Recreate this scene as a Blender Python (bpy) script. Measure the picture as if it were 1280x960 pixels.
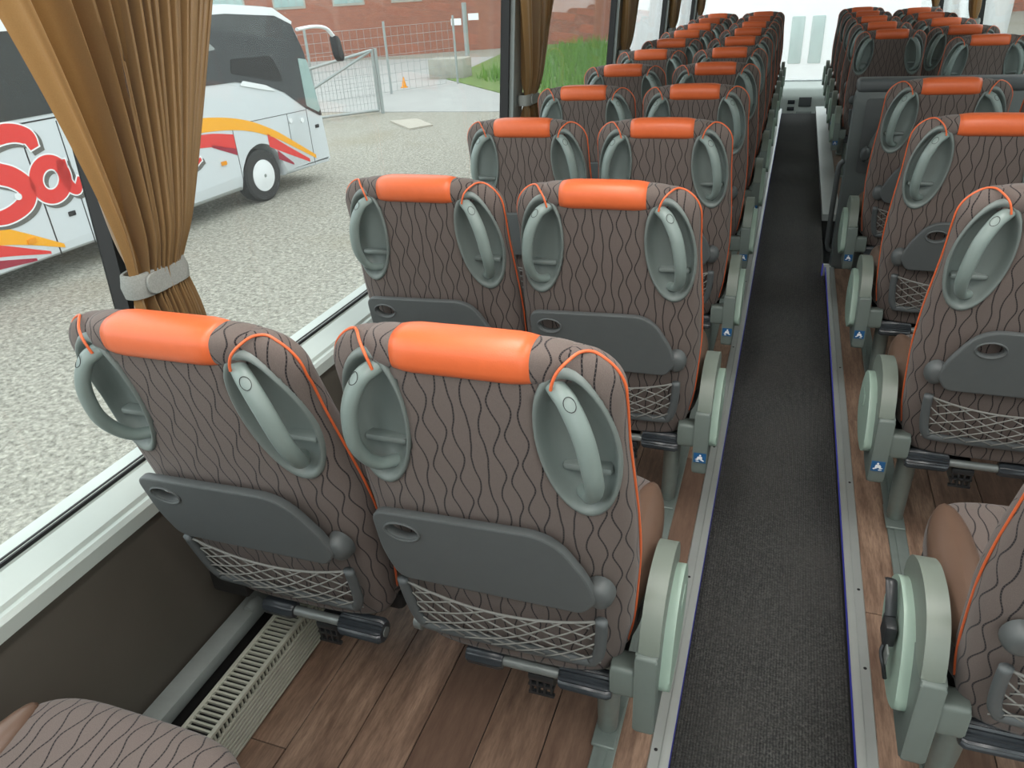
import bpy, bmesh, math, random
from mathutils import Vector, Matrix
random.seed(7)
for o in list(bpy.data.objects): bpy.data.objects.remove(o)
SC = bpy.context.scene
COL = SC.collection
PI = math.pi
EYE = 1.42            # camera height above the seat platform (platform floor is z = 0)

# ------------------------------------------------------------------ camera
def cam_axes(p, y, r):
    F = Vector((-math.sin(y)*math.cos(p), math.cos(y)*math.cos(p), -math.sin(p)))
    R = Vector((math.cos(y), math.sin(y), 0)); U = R.cross(F)
    c, s = math.cos(r), math.sin(r)
    return c*R+s*U, -s*R+c*U, F
cd = bpy.data.cameras.new('camera'); cam = bpy.data.objects.new('camera', cd); COL.objects.link(cam)
R_, U_, F_ = cam_axes(0.4926, 0.3614, -0.0604)
cam.matrix_world = Matrix(((R_.x, U_.x, -F_.x, 0), (R_.y, U_.y, -F_.y, 0), (R_.z, U_.z, -F_.z, EYE), (0, 0, 0, 1)))
cd.sensor_fit = 'HORIZONTAL'; cd.sensor_width = 36; cd.lens = 930.9/1280*36
cd.clip_start = 0.02; cd.clip_end = 400
SC.camera = cam

# ------------------------------------------------------------------ world / exposure
w = bpy.data.worlds.new('overcast'); SC.world = w; w.use_nodes = True
bg = w.node_tree.nodes['Background']; bg.inputs[0].default_value = (0.93, 0.97, 1.0, 1); bg.inputs[1].default_value = 1.9
SC.view_settings.view_transform = 'Standard'; SC.view_settings.look = 'None'
SC.view_settings.exposure = 0.32; SC.view_settings.gamma = 1; SC.view_settings.use_curve_mapping = False

# ------------------------------------------------------------------ materials
class NT:
    def __init__(s, m): s.t = m.node_tree; s.n = s.t.nodes; s.l = s.t.links
    def new(s, t, **k):
        n = s.n.new(t)
        for a, b in k.items(): setattr(n, a, b)
        return n
    def put(s, inp, v):
        if hasattr(v, 'is_linked') or isinstance(v, bpy.types.NodeSocket): s.l.new(v, inp)
        else: inp.default_value = v
    def m(s, op, a, b=0.0, c=0.0):
        n = s.new('ShaderNodeMath', operation=op)
        s.put(n.inputs[0], a); s.put(n.inputs[1], b)
        if len(n.inputs) > 2: s.put(n.inputs[2], c)
        return n.outputs[0]
    def mix(s, f, a, b):
        n = s.new('ShaderNodeMix', data_type='RGBA')
        s.put(n.inputs[0], f); s.put(n.inputs[6], a); s.put(n.inputs[7], b)
        return n.outputs[2]
    def noise(s, vec, scale, detail=3, rough=.6):
        n = s.new('ShaderNodeTexNoise'); n.inputs['Scale'].default_value = scale
        n.inputs['Detail'].default_value = detail; n.inputs['Roughness'].default_value = rough
        if vec is not None: s.l.new(vec, n.inputs['Vector'])
        return n.outputs[0]
    def ramp(s, f, lo, hi):
        n = s.new('ShaderNodeMapRange'); s.put(n.inputs[0], f); n.inputs[1].default_value = lo; n.inputs[2].default_value = hi
        return n.outputs[0]
    def bump(s, h, strength, dist):
        n = s.new('ShaderNodeBump'); n.inputs['Strength'].default_value = strength; n.inputs['Distance'].default_value = dist
        s.l.new(h, n.inputs['Height']); return n.outputs[0]
def c4(c): return (c[0], c[1], c[2], 1)
def base(name, col, rough=.5, metal=0, spec=.5, coat=0):
    m = bpy.data.materials.new(name); m.use_nodes = True
    b = m.node_tree.nodes['Principled BSDF']
    b.inputs['Base Color'].default_value = c4(col); b.inputs['Roughness'].default_value = rough
    b.inputs['Metallic'].default_value = metal; b.inputs['Specular IOR Level'].default_value = spec
    b.inputs['Coat Weight'].default_value = coat
    return m, b, NT(m)
def plain(name, col, rough=.5, metal=0, spec=.5, var=.12, scale=30, bump=0.0, bscale=400):
    m, b, t = base(name, col, rough, metal, spec)
    tc = t.new('ShaderNodeTexCoord').outputs['Object']
    f = t.noise(tc, scale)
    d = tuple(x*(1-var) for x in col); l = tuple(min(1, x*(1+var)) for x in col)
    t.put(b.inputs['Base Color'], t.mix(f, c4(d), c4(l)))
    if bump: t.put(b.inputs['Normal'], t.bump(t.noise(tc, bscale, 2), bump, .001))
    return m
M = {}
M['handle'] = plain('handle_plastic', (.20, .25, .235), .38, var=.05)
M['dish'] = plain('dish_plastic', (.165, .195, .185), .42, var=.05)
M['tray'] = plain('tray_plastic', (.088, .097, .098), .5, var=.08, bump=.15, bscale=900)
M['netframe'] = plain('net_frame_plastic', (.085, .095, .098), .5, var=.05)
M['arm'] = plain('armrest_plastic', (.175, .205, .175), .42, var=.05)
M['armside'] = plain('armrest_side_plastic', (.33, .44, .37), .4, var=.04)
M['housing'] = plain('armrest_housing_plastic', (.14, .17, .155), .45, var=.06)
M['orange'] = plain('orange_leather', (.66, .130, .040), .38, var=.06, scale=60, bump=.25, bscale=500)
M['brownleather'] = plain('brown_leather', (.130, .078, .054), .38, var=.08, bump=.2, bscale=500)
M['cord'] = plain('grey_elastic_cord', (.21, .21, .195), .7)
M['black'] = plain('black_plastic', (.018, .02, .022), .35)
M['pedal'] = plain('dark_grip_rubber', (.03, .036, .042), .3, var=.05)
M['steel'] = plain('grey_steel', (.2, .22, .215), .4, metal=.3)
M['dark'] = plain('dark_underframe', (.02, .02, .02), .8)
M['wall'] = plain('brown_wall_panel', (.088, .079, .066), .65, var=.1, scale=8, bump=.1, bscale=300)
M['alu'] = plain('anodised_aluminium', (.55, .58, .56), .35, metal=.55, var=.08, scale=12)
M['alupaint'] = plain('pale_sill', (.50, .56, .53), .4, metal=.1, var=.05, scale=12)
M['rail'] = plain('seat_rail', (.24, .28, .26), .45, metal=.35)
M['rubber'] = plain('black_rubber', (.012, .012, .013), .6)
M['pillar'] = plain('pillar_grey', (.26, .29, .28), .5)
M['conv'] = plain('convector_enamel', (.42, .43, .36), .45)
M['ceiling'] = plain('ceiling_panel', (.62, .60, .56), .8)
M['felt'] = plain('grey_felt', (.27, .28, .26), .95, var=.35, scale=300, bump=.5, bscale=700)
M['white'] = plain('white_print', (.85, .87, .88), .5, var=.02)
M['blue'] = plain('blue_sticker', (.012, .10, .26), .4, var=.05)
M['partition'] = plain('partition_plastic', (.12, .14, .138), .5, var=.06)

def fabric():
    m, b, t = base('wavy_fabric', (.15, .11, .1), .9, spec=.2)
    uv = t.new('ShaderNodeUVMap'); sep = t.new('ShaderNodeSeparateXYZ'); t.l.new(uv.outputs[0], sep.inputs[0])
    u, v = sep.outputs[0], sep.outputs[1]
    a = t.m('DIVIDE', u, .0205); i = t.m('FLOOR', a); f = t.m('SUBTRACT', a, i)
    ph1 = t.m('MULTIPLY', i, 2.45); ph2 = t.m('MULTIPLY', i, 4.3)
    hsh = t.m('FRACT', t.m('MULTIPLY', t.m('SINE', t.m('MULTIPLY', i, 12.9)), 437.58))
    ph1 = t.m('ADD', i, t.m('MULTIPLY', hsh, .55))
    tri = t.m('PINGPONG', t.m('ADD', t.m('DIVIDE', v, .047), ph1), 1.0)
    tri = t.m('SMOOTH_MIN', t.m('SMOOTH_MAX', tri, .08, .18), .92, .18)
    s2 = t.m('SINE', t.m('ADD', t.m('MULTIPLY', v, 2*PI/.078), ph2))
    off = t.m('ADD', t.m('ADD', t.m('MULTIPLY', tri, .58), .21), t.m('MULTIPLY', s2, .12))
    d = t.m('ABSOLUTE', t.m('SUBTRACT', f, off))
    line = t.ramp(d, .075, .045)
    dash = t.ramp(t.m('SINE', t.m('MULTIPLY', v, 2*PI/.0055)), .3, .9)
    core = t.m('MULTIPLY', t.ramp(d, .03, .015), dash)
    tc = t.new('ShaderNodeTexCoord').outputs['Object']
    weave = t.noise(tc, 900, 2); big = t.noise(tc, 14, 3)
    colb = t.mix(weave, c4((.086, .067, .061)), c4((.19, .150, .138)))
    colb = t.mix(t.m('MULTIPLY', big, .35), colb, c4((.13, .112, .092)))
    col = t.mix(line, colb, c4((.012, .010, .012)))
    col = t.mix(t.m('MULTIPLY', core, .45), col, c4((.22, .19, .18)))
    t.put(b.inputs['Base Color'], col)
    b.inputs['Sheen Weight'].default_value = .12
    hgt = t.m('ADD', t.m('MULTIPLY', line, -.5), weave)
    t.put(b.inputs['Normal'], t.bump(hgt, .35, .0012))
    return m
M['fabric'] = fabric()

def wood():
    m, b, t = base('wood_vinyl', (.2, .11, .07), .42)
    tc = t.new('ShaderNodeTexCoord').outputs['Object']
    oi = t.new('ShaderNodeObjectInfo')
    mp = t.new('ShaderNodeMapping'); mp.inputs['Scale'].default_value = (9, 1.1, 1); t.l.new(tc, mp.inputs['Vector'])
    loc = t.new('ShaderNodeCombineXYZ'); t.put(loc.inputs[0], t.m('MULTIPLY', oi.outputs['Random'], 40)); t.put(loc.inputs[1], t.m('MULTIPLY', oi.outputs['Random'], 17))
    t.l.new(loc.outputs[0], mp.inputs['Location'])
    g = t.noise(mp.outputs[0], 4.5, 8, .68); g2 = t.noise(mp.outputs[0], 24, 5, .6)
    c = t.mix(t.ramp(g, .32, .68), c4((.125, .072, .050)), c4((.43, .285, .200)))
    c = t.mix(t.m('MULTIPLY', t.ramp(g2, .45, .7), .5), c, c4((.075, .043, .030)))
    c = t.mix(t.m('MULTIPLY', oi.outputs['Random'], .80), c, c4((.135, .080, .058)))
    t.put(b.inputs['Base Color'], c); t.put(b.inputs['Normal'], t.bump(g2, .12, .001))
    return m
M['wood'] = wood()

def carpet():
    m, b, t = base('ribbed_carpet', (.03, .03, .03), .9, spec=.2)
    b.inputs['Sheen Weight'].default_value = .15; b.inputs['Sheen Roughness'].default_value = .4
    tc = t.new('ShaderNodeTexCoord').outputs['Object']
    sep = t.new('ShaderNodeSeparateXYZ'); t.l.new(tc, sep.inputs[0])
    rib = t.m('SINE', t.m('MULTIPLY', sep.outputs[0], 2*PI/.0065))
    n1 = t.noise(tc, 210, 4, .8); n2 = t.noise(tc, 3.2, 4, .6)
    f = t.m('ADD', t.ramp(n1, .44, .74), t.m('MULTIPLY', rib, .12))
    c = t.mix(f, c4((.013, .014, .014)), c4((.17, .17, .155)))
    c = t.mix(t.m('MULTIPLY', t.ramp(n2, .45, .7), .55), c, c4((.075, .072, .066)))
    t.put(b.inputs['Base Color'], c)
    t.put(b.inputs['Normal'], t.bump(t.m('ADD', rib, t.m('MULTIPLY', n1, 2.5)), .8, .003))
    return m
M['carpet'] = carpet()

def curtain():
    m, b, t = base('gold_satin', (.40, .20, .055), .36, spec=.5)
    tc = t.new('ShaderNodeTexCoord').outputs['Object']
    c = t.mix(t.noise(tc, 500, 2), c4((.17, .100, .038)), c4((.27, .165, .066)))
    t.put(b.inputs['Base Color'], c); b.inputs['Sheen Weight'].default_value = .3
    tr = t.new('ShaderNodeBsdfTranslucent'); tr.inputs[0].default_value = (.75, .33, .07, 1)
    mx = t.new('ShaderNodeMixShader'); mx.inputs[0].default_value = .16
    out = t.n['Material Output']
    t.l.new(b.outputs[0], mx.inputs[1]); t.l.new(tr.outputs[0], mx.inputs[2]); t.l.new(mx.outputs[0], out.inputs[0])
    return m
M['curtain'] = curtain()

def glass(name, tint=(.97, 1, .99), haze=.012, dust=True):
    m = bpy.data.materials.new(name); m.use_nodes = True; t = NT(m); t.n.remove(t.n['Principled BSDF'])
    tr = t.new('ShaderNodeBsdfTransparent'); tr.inputs[0].default_value = c4(tint)
    gl = t.new('ShaderNodeBsdfGlossy'); gl.inputs['Roughness'].default_value = .01
    lw = t.new('ShaderNodeLayerWeight'); lw.inputs[0].default_value = .5
    fr = t.m('ADD', .025, t.m('MULTIPLY', t.m('POWER', lw.outputs['Facing'], 5.0), .6))
    mx = t.new('ShaderNodeMixShader'); t.put(mx.inputs[0], fr); t.l.new(tr.outputs[0], mx.inputs[1]); t.l.new(gl.outputs[0], mx.inputs[2])
    df = t.new('ShaderNodeBsdfTranslucent'); df.inputs[0].default_value = (.9, .92, .9, 1)
    tc = t.new('ShaderNodeTexCoord').outputs['Object']
    f = t.m('MULTIPLY', t.noise(tc, 1.3, 4), haze*2)
    if dust:
        sp = t.ramp(t.noise(tc, 190, 2, .5), .70, .78)
        area = t.ramp(t.noise(tc, 2.2, 3), .45, .65)
        f = t.m('ADD', f, t.m('MULTIPLY', t.m('MULTIPLY', sp, area), .5))
    m2 = t.new('ShaderNodeMixShader'); t.put(m2.inputs[0], f); t.l.new(mx.outputs[0], m2.inputs[1]); t.l.new(df.outputs[0], m2.inputs[2])
    t.l.new(m2.outputs[0], t.n['Material Output'].inputs[0])
    return m
M['glass'] = glass('dusty_window_glass')
M['screen'] = glass('windscreen_glass', haze=.15, dust=False)

def gravel():
    m, b, t = base('gravel', (.4, .4, .36), .95, spec=.1)
    tc = t.new('ShaderNodeTexCoord').outputs['Object']
    vo = t.new('ShaderNodeTexVoronoi'); vo.inputs['Scale'].default_value = 22; t.l.new(tc, vo.inputs['Vector'])
    n1 = t.noise(tc, 16, 5, .75); n2 = t.noise(tc, .28, 4, .6); n3 = t.noise(tc, 60, 2)
    c = t.mix(t.ramp(n1, .36, .66), c4((.15, .145, .118)), c4((.60, .575, .49)))
    c = t.mix(t.m('MULTIPLY', t.ramp(vo.outputs['Distance'], .0, .6), .35), c, c4((.16, .155, .135)))
    c = t.mix(t.m('MULTIPLY', t.ramp(n2, .52, .70), .55), c, c4((.25, .225, .16)))
    c = t.mix(t.m('MULTIPLY', t.ramp(n3, .55, .75), .4), c, c4((.66, .64, .6)))
    t.put(b.inputs['Base Color'], c); t.put(b.inputs['Normal'], t.bump(n1, .5, .02))
    return m
M['gravel'] = gravel()
M['paving'] = plain('pale_paving', (.36, .365, .35), .9, var=.15, scale=1.5)
M['grass'] = plain('grass', (.12, .26, .035), .9, var=.5, scale=3)
M['soil'] = plain('grassy_soil', (.13, .20, .05), .95, var=.5, scale=2)
def brick():
    m, b, t = base('brickwork', (.3, .1, .06), .9)
    uv = t.new('ShaderNodeUVMap').outputs[0]
    br = t.new('ShaderNodeTexBrick'); t.l.new(uv, br.inputs['Vector']); br.inputs['Scale'].default_value = 1
    br.inputs['Brick Width'].default_value = .25; br.inputs['Row Height'].default_value = .078; br.inputs['Mortar Size'].default_value = .007
    br.inputs['Color1'].default_value = (.36, .125, .075, 1); br.inputs['Color2'].default_value = (.24, .085, .055, 1); br.inputs['Mortar'].default_value = (.33, .22, .17, 1)
    t.put(b.inputs['Base Color'], t.mix(t.m('MULTIPLY', t.noise(uv, .6, 4), .5), br.outputs[0], c4((.30, .12, .08))))
    return m
M['brick'] = brick()
M['coachpaint'] = plain('coach_silver_paint', (.62, .66, .68), .25, var=.03)
M['coachwhite'] = plain('coach_white_paint', (.80, .82, .83), .3, var=.02)
M['coachglass'] = plain('coach_dark_glass', (.035, .04, .042), .08, var=.2, scale=1.5)
M['coachpale'] = plain('coach_pale_glass', (.30, .42, .40), .1, var=.3, scale=3)
M['red'] = plain('red_vinyl', (.72, .04, .035), .4, var=.04)
M['yellow'] = plain('yellow_vinyl', (.90, .40, .01), .4, var=.04)
M['maroon'] = plain('maroon_vinyl', (.32, .015, .04), .4, var=.04)
M['shadowgrey'] = plain('grey_vinyl', (.12, .12, .11), .5, var=.04)
M['tyre'] = plain('tyre_rubber', (.03, .03, .03), .8)
M['galv'] = plain('galvanised_steel', (.33, .36, .35), .5, metal=.3)
M['amber'] = plain('amber_lens', (.8, .3, .01), .2)
M['conc'] = plain('concrete', (.36, .35, .30), .9, var=.25, scale=3)
M['metalplate'] = plain('pale_plate', (.42, .39, .33), .7, var=.1, scale=2)
M['cladding'] = plain('pale_cladding', (.62, .66, .62), .6, var=.04, scale=2)
M['standinwhite'] = plain('standin_white', (.88, .89, .90), .35, var=.01)  # near-white so the stand-in ahead of the windscreen blows out
def emit(name, col, st):
    m = bpy.data.materials.new(name); m.use_nodes = True; t = NT(m); t.n.remove(t.n['Principled BSDF'])
    e = t.new('ShaderNodeEmission'); e.inputs[0].default_value = c4(col); e.inputs[1].default_value = st
    t.l.new(e.outputs[0], t.n['Material Output'].inputs[0]); return m
M['led'] = emit('blue_led', (.10, .11, .62), .22)
M['lamp'] = emit('added_lamp_diffuser', (1, .97, .93), 14.0)  # glow of the added ceiling lamps, fill light for the near seats

# ------------------------------------------------------------------ mesh helpers
def mesh(name, verts, faces, uvs=None, smooth=True):
    me = bpy.data.meshes.new(name); me.from_pydata([tuple(v) for v in verts], [], faces); me.update()
    if uvs:
        ul = me.uv_layers.new(name='UVMap')
        for lp in me.loops: ul.data[lp.index].uv = uvs[lp.vertex_index]
    if smooth:
        for p in me.polygons: p.use_smooth = True
    return me
def link(name, me, mat, parent=None, label=None, cat=None, group=None, kind=None):
    o = bpy.data.objects.new(name, me); COL.objects.link(o)
    if me is not None and mat is not None and not me.materials: me.materials.append(M[mat] if isinstance(mat, str) else mat)
    if parent: o.parent = parent
    if label: o['label'] = label
    if cat: o['category'] = cat
    if group: o['group'] = group
    if kind: o['kind'] = kind
    return o
def empty(name, loc, label=None, cat=None, group=None, rz=0, kind=None):
    o = link(name, None, None, None, label, cat, group, kind); o.location = loc; o.rotation_euler = (0, 0, rz); o.empty_display_size = .1
    return o
def frombm(name, bm, smooth=True, angle=None):
    me = bpy.data.meshes.new(name); bmesh.ops.recalc_face_normals(bm, faces=bm.faces); bm.to_mesh(me); bm.free()
    if smooth:
        for p in me.polygons: p.use_smooth = True
        me.set_sharp_from_angle(angle=math.radians(angle or 40))
    return me
def boxbm(bm, x0, x1, y0, y1, z0, z1, bev=0, seg=2, mat=None):
    r = bmesh.ops.create_cube(bm, size=1); vs = r['verts']
    for v in vs:
        v.co = Vector((x0+(v.co.x+.5)*(x1-x0), y0+(v.co.y+.5)*(y1-y0), z0+(v.co.z+.5)*(z1-z0)))
        if mat: v.co = mat @ v.co
    if bev:
        es = list({e for v in vs for e in v.link_edges})
        bmesh.ops.bevel(bm, geom=es, offset=bev, segments=seg, affect='EDGES', profile=.5)
def box(name, x0, x1, y0, y1, z0, z1, bev=0, seg=2):
    bm = bmesh.new(); boxbm(bm, x0, x1, y0, y1, z0, z1, bev, seg); return frombm(name, bm)
def prism(name, pts, axis, a, b, bev=0, seg=2, angle=40):
    """pts: closed 2D outline; axis 'x': (y,z) at x=a..b ; 'y': (x,z) ; 'z': (x,y)"""
    bm = bmesh.new()
    def P(p, h): return {'x': (h, p[0], p[1]), 'y': (p[0], h, p[1]), 'z': (p[0], p[1], h)}[axis]
    va = [bm.verts.new(P(p, a)) for p in pts]; vb = [bm.verts.new(P(p, b)) for p in pts]; n = len(pts)
    fa = bm.faces.new(va); fb = bm.faces.new(vb[::-1])
    for i in range(n): bm.faces.new((va[i], vb[i], vb[(i+1) % n], va[(i+1) % n]))
    if bev:
        es = list(set(fa.edges) | set(fb.edges)); bmesh.ops.bevel(bm, geom=es, offset=bev, segments=seg, affect='EDGES', profile=.5)
    return frombm(name, bm, angle=angle)
def rounded(pts, r, n=5):
    """round each corner of a closed polygon; r scalar or list"""
    out = []; N = len(pts)
    for i, p in enumerate(pts):
        rr = r[i] if isinstance(r, (list, tuple)) else r
        p = Vector(p); a = (Vector(pts[i-1])-p); b = (Vector(pts[(i+1) % N])-p)
        if rr <= 0: out.append(tuple(p)); continue
        d = min(rr, a.length*.48, b.length*.48); A = p+a.normalized()*d; B = p+b.normalized()*d
        for k in range(n+1):
            t = k/n; out.append(tuple(A*(1-t)**2+p*2*t*(1-t)+B*t*t))
    return out
def filled(name, outlines, depth, bev=0):
    """2D outlines with holes -> extruded plate in local XY, thickness along Z (centred)"""
    cu = bpy.data.curves.new(name, 'CURVE'); cu.dimensions = '2D'; cu.fill_mode = 'BOTH'
    cu.extrude = depth/2-bev; cu.bevel_depth = bev; cu.bevel_resolution = 1
    for pts in outlines:
        sp = cu.splines.new('POLY'); sp.points.add(len(pts)-1); sp.use_cyclic_u = True
        for q, p in zip(sp.points, pts): q.co = (p[0], p[1], 0, 1)
    o = bpy.data.objects.new(name, cu); me = bpy.data.meshes.new_from_object(o)
    bpy.data.objects.remove(o); bpy.data.curves.remove(cu)
    for p in me.polygons: p.use_smooth = True
    me.set_sharp_from_angle(angle=math.radians(40))
    return me
def smoothpath(pts, n):
    """Catmull-Rom resample"""
    P = [Vector(p) for p in pts]; P = [P[0]*2-P[1]]+P+[P[-1]*2-P[-2]]; out = []
    for i in range(1, len(P)-2):
        for k in range(n):
            t = k/n; a, b, c, d = P[i-1], P[i], P[i+1], P[i+2]
            out.append(.5*((2*b)+(c-a)*t+(2*a-5*b+4*c-d)*t*t+(3*b-a-3*c+d)*t**3))
    out.append(P[-2]); return out
def tubegeo(path, r, n=8, V=None, Fc=None, flat=1.0, ref=None, cap=True, closed=False):
    V = [] if V is None else V; Fc = [] if Fc is None else Fc
    P = [Vector(p) for p in path]; N = len(P); b0 = len(V); up = Vector(ref) if ref else None
    for i, p in enumerate(P):
        if closed: t = P[(i+1) % N]-P[i-1]
        else: t = P[min(i+1, N-1)]-P[max(i-1, 0)]
        t.normalize()
        if up is None:
            up = Vector((0, 0, 1)) if abs(t.z) < .9 else Vector((1, 0, 0))
        s = t.cross(up)
        if s.length < 1e-6: s = t.orthogonal()
        s.normalize(); u = s.cross(t).normalized()
        if ref is None: up = u
        rr = r[i] if isinstance(r, (list, tuple)) else r
        for k in range(n):
            a = 2*PI*k/n; V.append(p+s*(math.cos(a)*rr)+u*(math.sin(a)*rr*flat))
    for i in range(N if closed else N-1):
        j = (i+1) % N
        for k in range(n):
            l = (k+1) % n; Fc.append((b0+i*n+k, b0+i*n+l, b0+j*n+l, b0+j*n+k))
    if cap and not closed:
        Fc.append(tuple(b0+k for k in range(n))[::-1]); Fc.append(tuple(b0+(N-1)*n+k for k in range(n)))
    return V, Fc
def tube(name, path, r, n=8, **k):
    V, Fc = tubegeo(path, r, n, **k); me = mesh(name, V, Fc); me.set_sharp_from_angle(angle=math.radians(50)); return me
def flipx(me):
    """mirrored copy of a mesh in x"""
    m2 = me.copy(); m2.transform(Matrix.Scale(-1, 4, (1, 0, 0))); m2.flip_normals(); return m2
def lathe(name, prof, axis='x', n=24, ribs=0, ribd=0):
    """prof: [(h, r)] about an axis through the origin"""
    V = []; Fc = []
    for h, r in prof:
        for k in range(n):
            a = 2*PI*k/n; rr = r*(1-ribd*(.5+.5*math.cos(a*ribs))) if ribs else r
            c, s = math.cos(a)*rr, math.sin(a)*rr
            V.append({'x': (h, c, s), 'y': (c, h, s), 'z': (c, s, h)}[axis])
    for i in range(len(prof)-1):
        for k in range(n): l = (k+1) % n; Fc.append((i*n+k, i*n+l, (i+1)*n+l, (i+1)*n+k))
    Fc.append(tuple(range(n))[::-1]); Fc.append(tuple((len(prof)-1)*n+k for k in range(n)))
    bm = bmesh.new(); me = mesh(name, V, Fc); bm.from_mesh(me); bpy.data.meshes.remove(me); return frombm(name, bm)
def copytree(o, parent=None):
    c = o.copy(); COL.objects.link(c); c.parent = parent
    for ch in o.children: copytree(ch, c)
    return c

# ================================================================== THE BUS SHELL
XL, XR = -1.135, 1.325       # inner faces of the side panels
AL, AR = -.086, .272         # aisle edges
YB, YF = -1.0, 9.42          # back wall / front end of the seat platform
TH = .078                    # tumblehome (x per z)
def glx(z): return -1.232+TH*(z-.9)        # left glass x
def grx(z): return 1.422-TH*(z-.9)
# platform slabs and their planks
for side, x0, x1, segs in (('left', XL, AL, [(YB, YF)]), ('right', AR, XR, [(YB, 4.10), (5.05, YF)])):
    bm = bmesh.new()
    for ya, yb in segs: boxbm(bm, x0, x1, ya, yb, -.30, -.004)
    fl = link('floor', frombm('floor', bm, False), 'dark', kind='structure', label='raised seat platform floor %s of the aisle' % side)
    pw = .132; x = x0 if side == 'left' else x1; k = 0
    protos = {}
    while (x < x1-.01) if side == 'left' else (x > x0+.01):
        xa, xb = (x, min(x+pw, x1)) if side == 'left' else (max(x-pw, x0), x)
        y = .2-random.random()*.9 - .3
        while y < 4.1:
            ln = .95; yb = min(y+ln, 4.1 if side == 'right' else 5.5)
            key = (round(xb-xa, 4), round(yb-y, 3))
            if key not in protos: protos[key] = box('plank', .0012, key[0]-.0012, .0012, key[1]-.0012, -.005, .0, .0008, 1)
            p = link('plank', protos[key], 'wood', fl); p.location = (xa, y, random.uniform(-.0006, .0002)); y = yb
        x = xb if side == 'left' else xa; k += 1
    far0 = 5.5 if side == 'left' else 5.05
    link('plank_surface', box('plank_surface', x0, x1, far0, YF, -.004, 0), 'wood', fl)
link('floor', box('floor', AL-.3, 1.34, YB, YF, -.34, -.302), 'dark', kind='structure', label='underfloor below the aisle and the stairwell')
cp = link('carpet', box('carpet', AL, AR, YB, YF, -.30, -.045), 'carpet', kind='structure', label='dark grey ribbed aisle carpet, worn and flecked')
# metal edge trims along the aisle
def trim(name, pts, ya, yb, mat='alu', **k):
    return link(name, prism(name, pts, 'y', ya, yb, 0), mat, kind='structure', **k)
def profL(x, s):   # aluminium nosing, s=+1 body extends to +x
    return [(x, -.012), (x, .006), (x+s*.006, .009), (x+s*.018, .009), (x+s*.020, .006), (x+s*.040, .006), (x+s*.043, .0), (x+s*.043, -.003), (x+s*.004, -.003), (x+s*.004, -.012)]
tr = trim('trim_1', profL(AL, -1), YB, YF, label='aluminium edge strip along the curtain side of the carpet')
link('led_line', box('led_line', AL-.0005, AL+.0018, YB, YF, -.004, .0030), 'led', tr)
scr = lathe('screw', [(0, .004), (.0012, .004), (.002, .002)], 'z', 8)
for yy in (1.02, 1.55, 2.2, 3.0, 3.8): s = link('screw', scr, 'rubber', tr); s.location = (AL-.030, yy, .0055)
tr = trim('trim_2', profL(AR, 1), YB, 4.10, label='aluminium edge strip on the stairwell side of the carpet')
link('led_line', box('led_line', AR-.0025, AR+.0005, YB, 4.10, -.004, .0035), 'led', tr)
for yy in (1.05, 1.36, 1.62, 2.1, 2.9): s = link('screw', scr, 'rubber', tr); s.location = (AR+.030, yy, .0055)
tr = trim('trim_3', [(AR-.004, -.012), (AR-.004, .03), (AR+.10, .03), (AR+.10, -.012)], 5.03, YF, label='wide silver edge strip ahead of the stairwell')
st = link('stairwell_step', box('stairwell_step', AR, XR, 4.12, 5.03, -.30, -.16, .006), 'black', kind='structure', label='sunken black stairwell step beside the aisle')
link('step_nosing', box('step_nosing', AR-.012, AR+.05, 4.10, 4.135, -.10, .012, .003), 'alu', st)
link('led_line', box('led_line', AR-.016, AR-.012, 4.10, 4.135, -.10, .010), 'led', st)
# seat rails on the floor
for n, (x, yb) in enumerate(((-.218, YF), (.415, 4.1))):
    bm = bmesh.new(); boxbm(bm, x-.024, x+.024, YB, yb, 0, .006, .002, 1); boxbm(bm, x-.006, x+.006, YB, yb, .006, .009)
    link('trim_%d' % (4+n), frombm('rail', bm), 'rail', kind='structure', label='grey seat mounting rail %s' % ('on the curtain-side platform', 'on the stairwell-side platform')[n])

# side walls below the windows
for side, X, s in (('left', XL, -1), ('right', XR, 1)):
    wl = link('wall_%s' % side, box('wall', min(X, X+s*.03), max(X, X+s*.03), YB, 11.9, -.30, .545), 'wall', kind='structure', label='dark brown lower wall panel under the %s windows' % side)
    # skin outside
    link('outer_skin', box('outer_skin', min(X+s*.115, X+s*.13), max(X+s*.115, X+s*.13), YB, 11.9, -1.6, .50), 'coachpaint', wl)
    # sill
    sp = [(X-s*.012, .512), (X-s*.012, .540), (X-s*.004, .548), (X+s*.006, .548), (X+s*.010, .556), (X+s*.062, .574), (X+s*.068, .566), (X+s*.072, .578), (X+s*.082, .580), (X+s*.12, .580), (X+s*.12, .500), (X, .512)]
    link('trim_%d' % (6 if s < 0 else 7), prism('sill', sp, 'y', YB, 11.9), 'alupaint', kind='structure', label='pale window sill on top of the %s wall panel' % side)
    for k, off in enumerate((.070, .080)):
        link('trim_%d' % ((8 if s < 0 else 10)+k), box('gasket', min(X+s*off, X+s*(off+.0045)), max(X+s*off, X+s*(off+.0045)), YB, 11.9, .574, .5815), 'rubber', kind='structure', label='black glazing gasket at the foot of the %s windows' % side)
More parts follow.
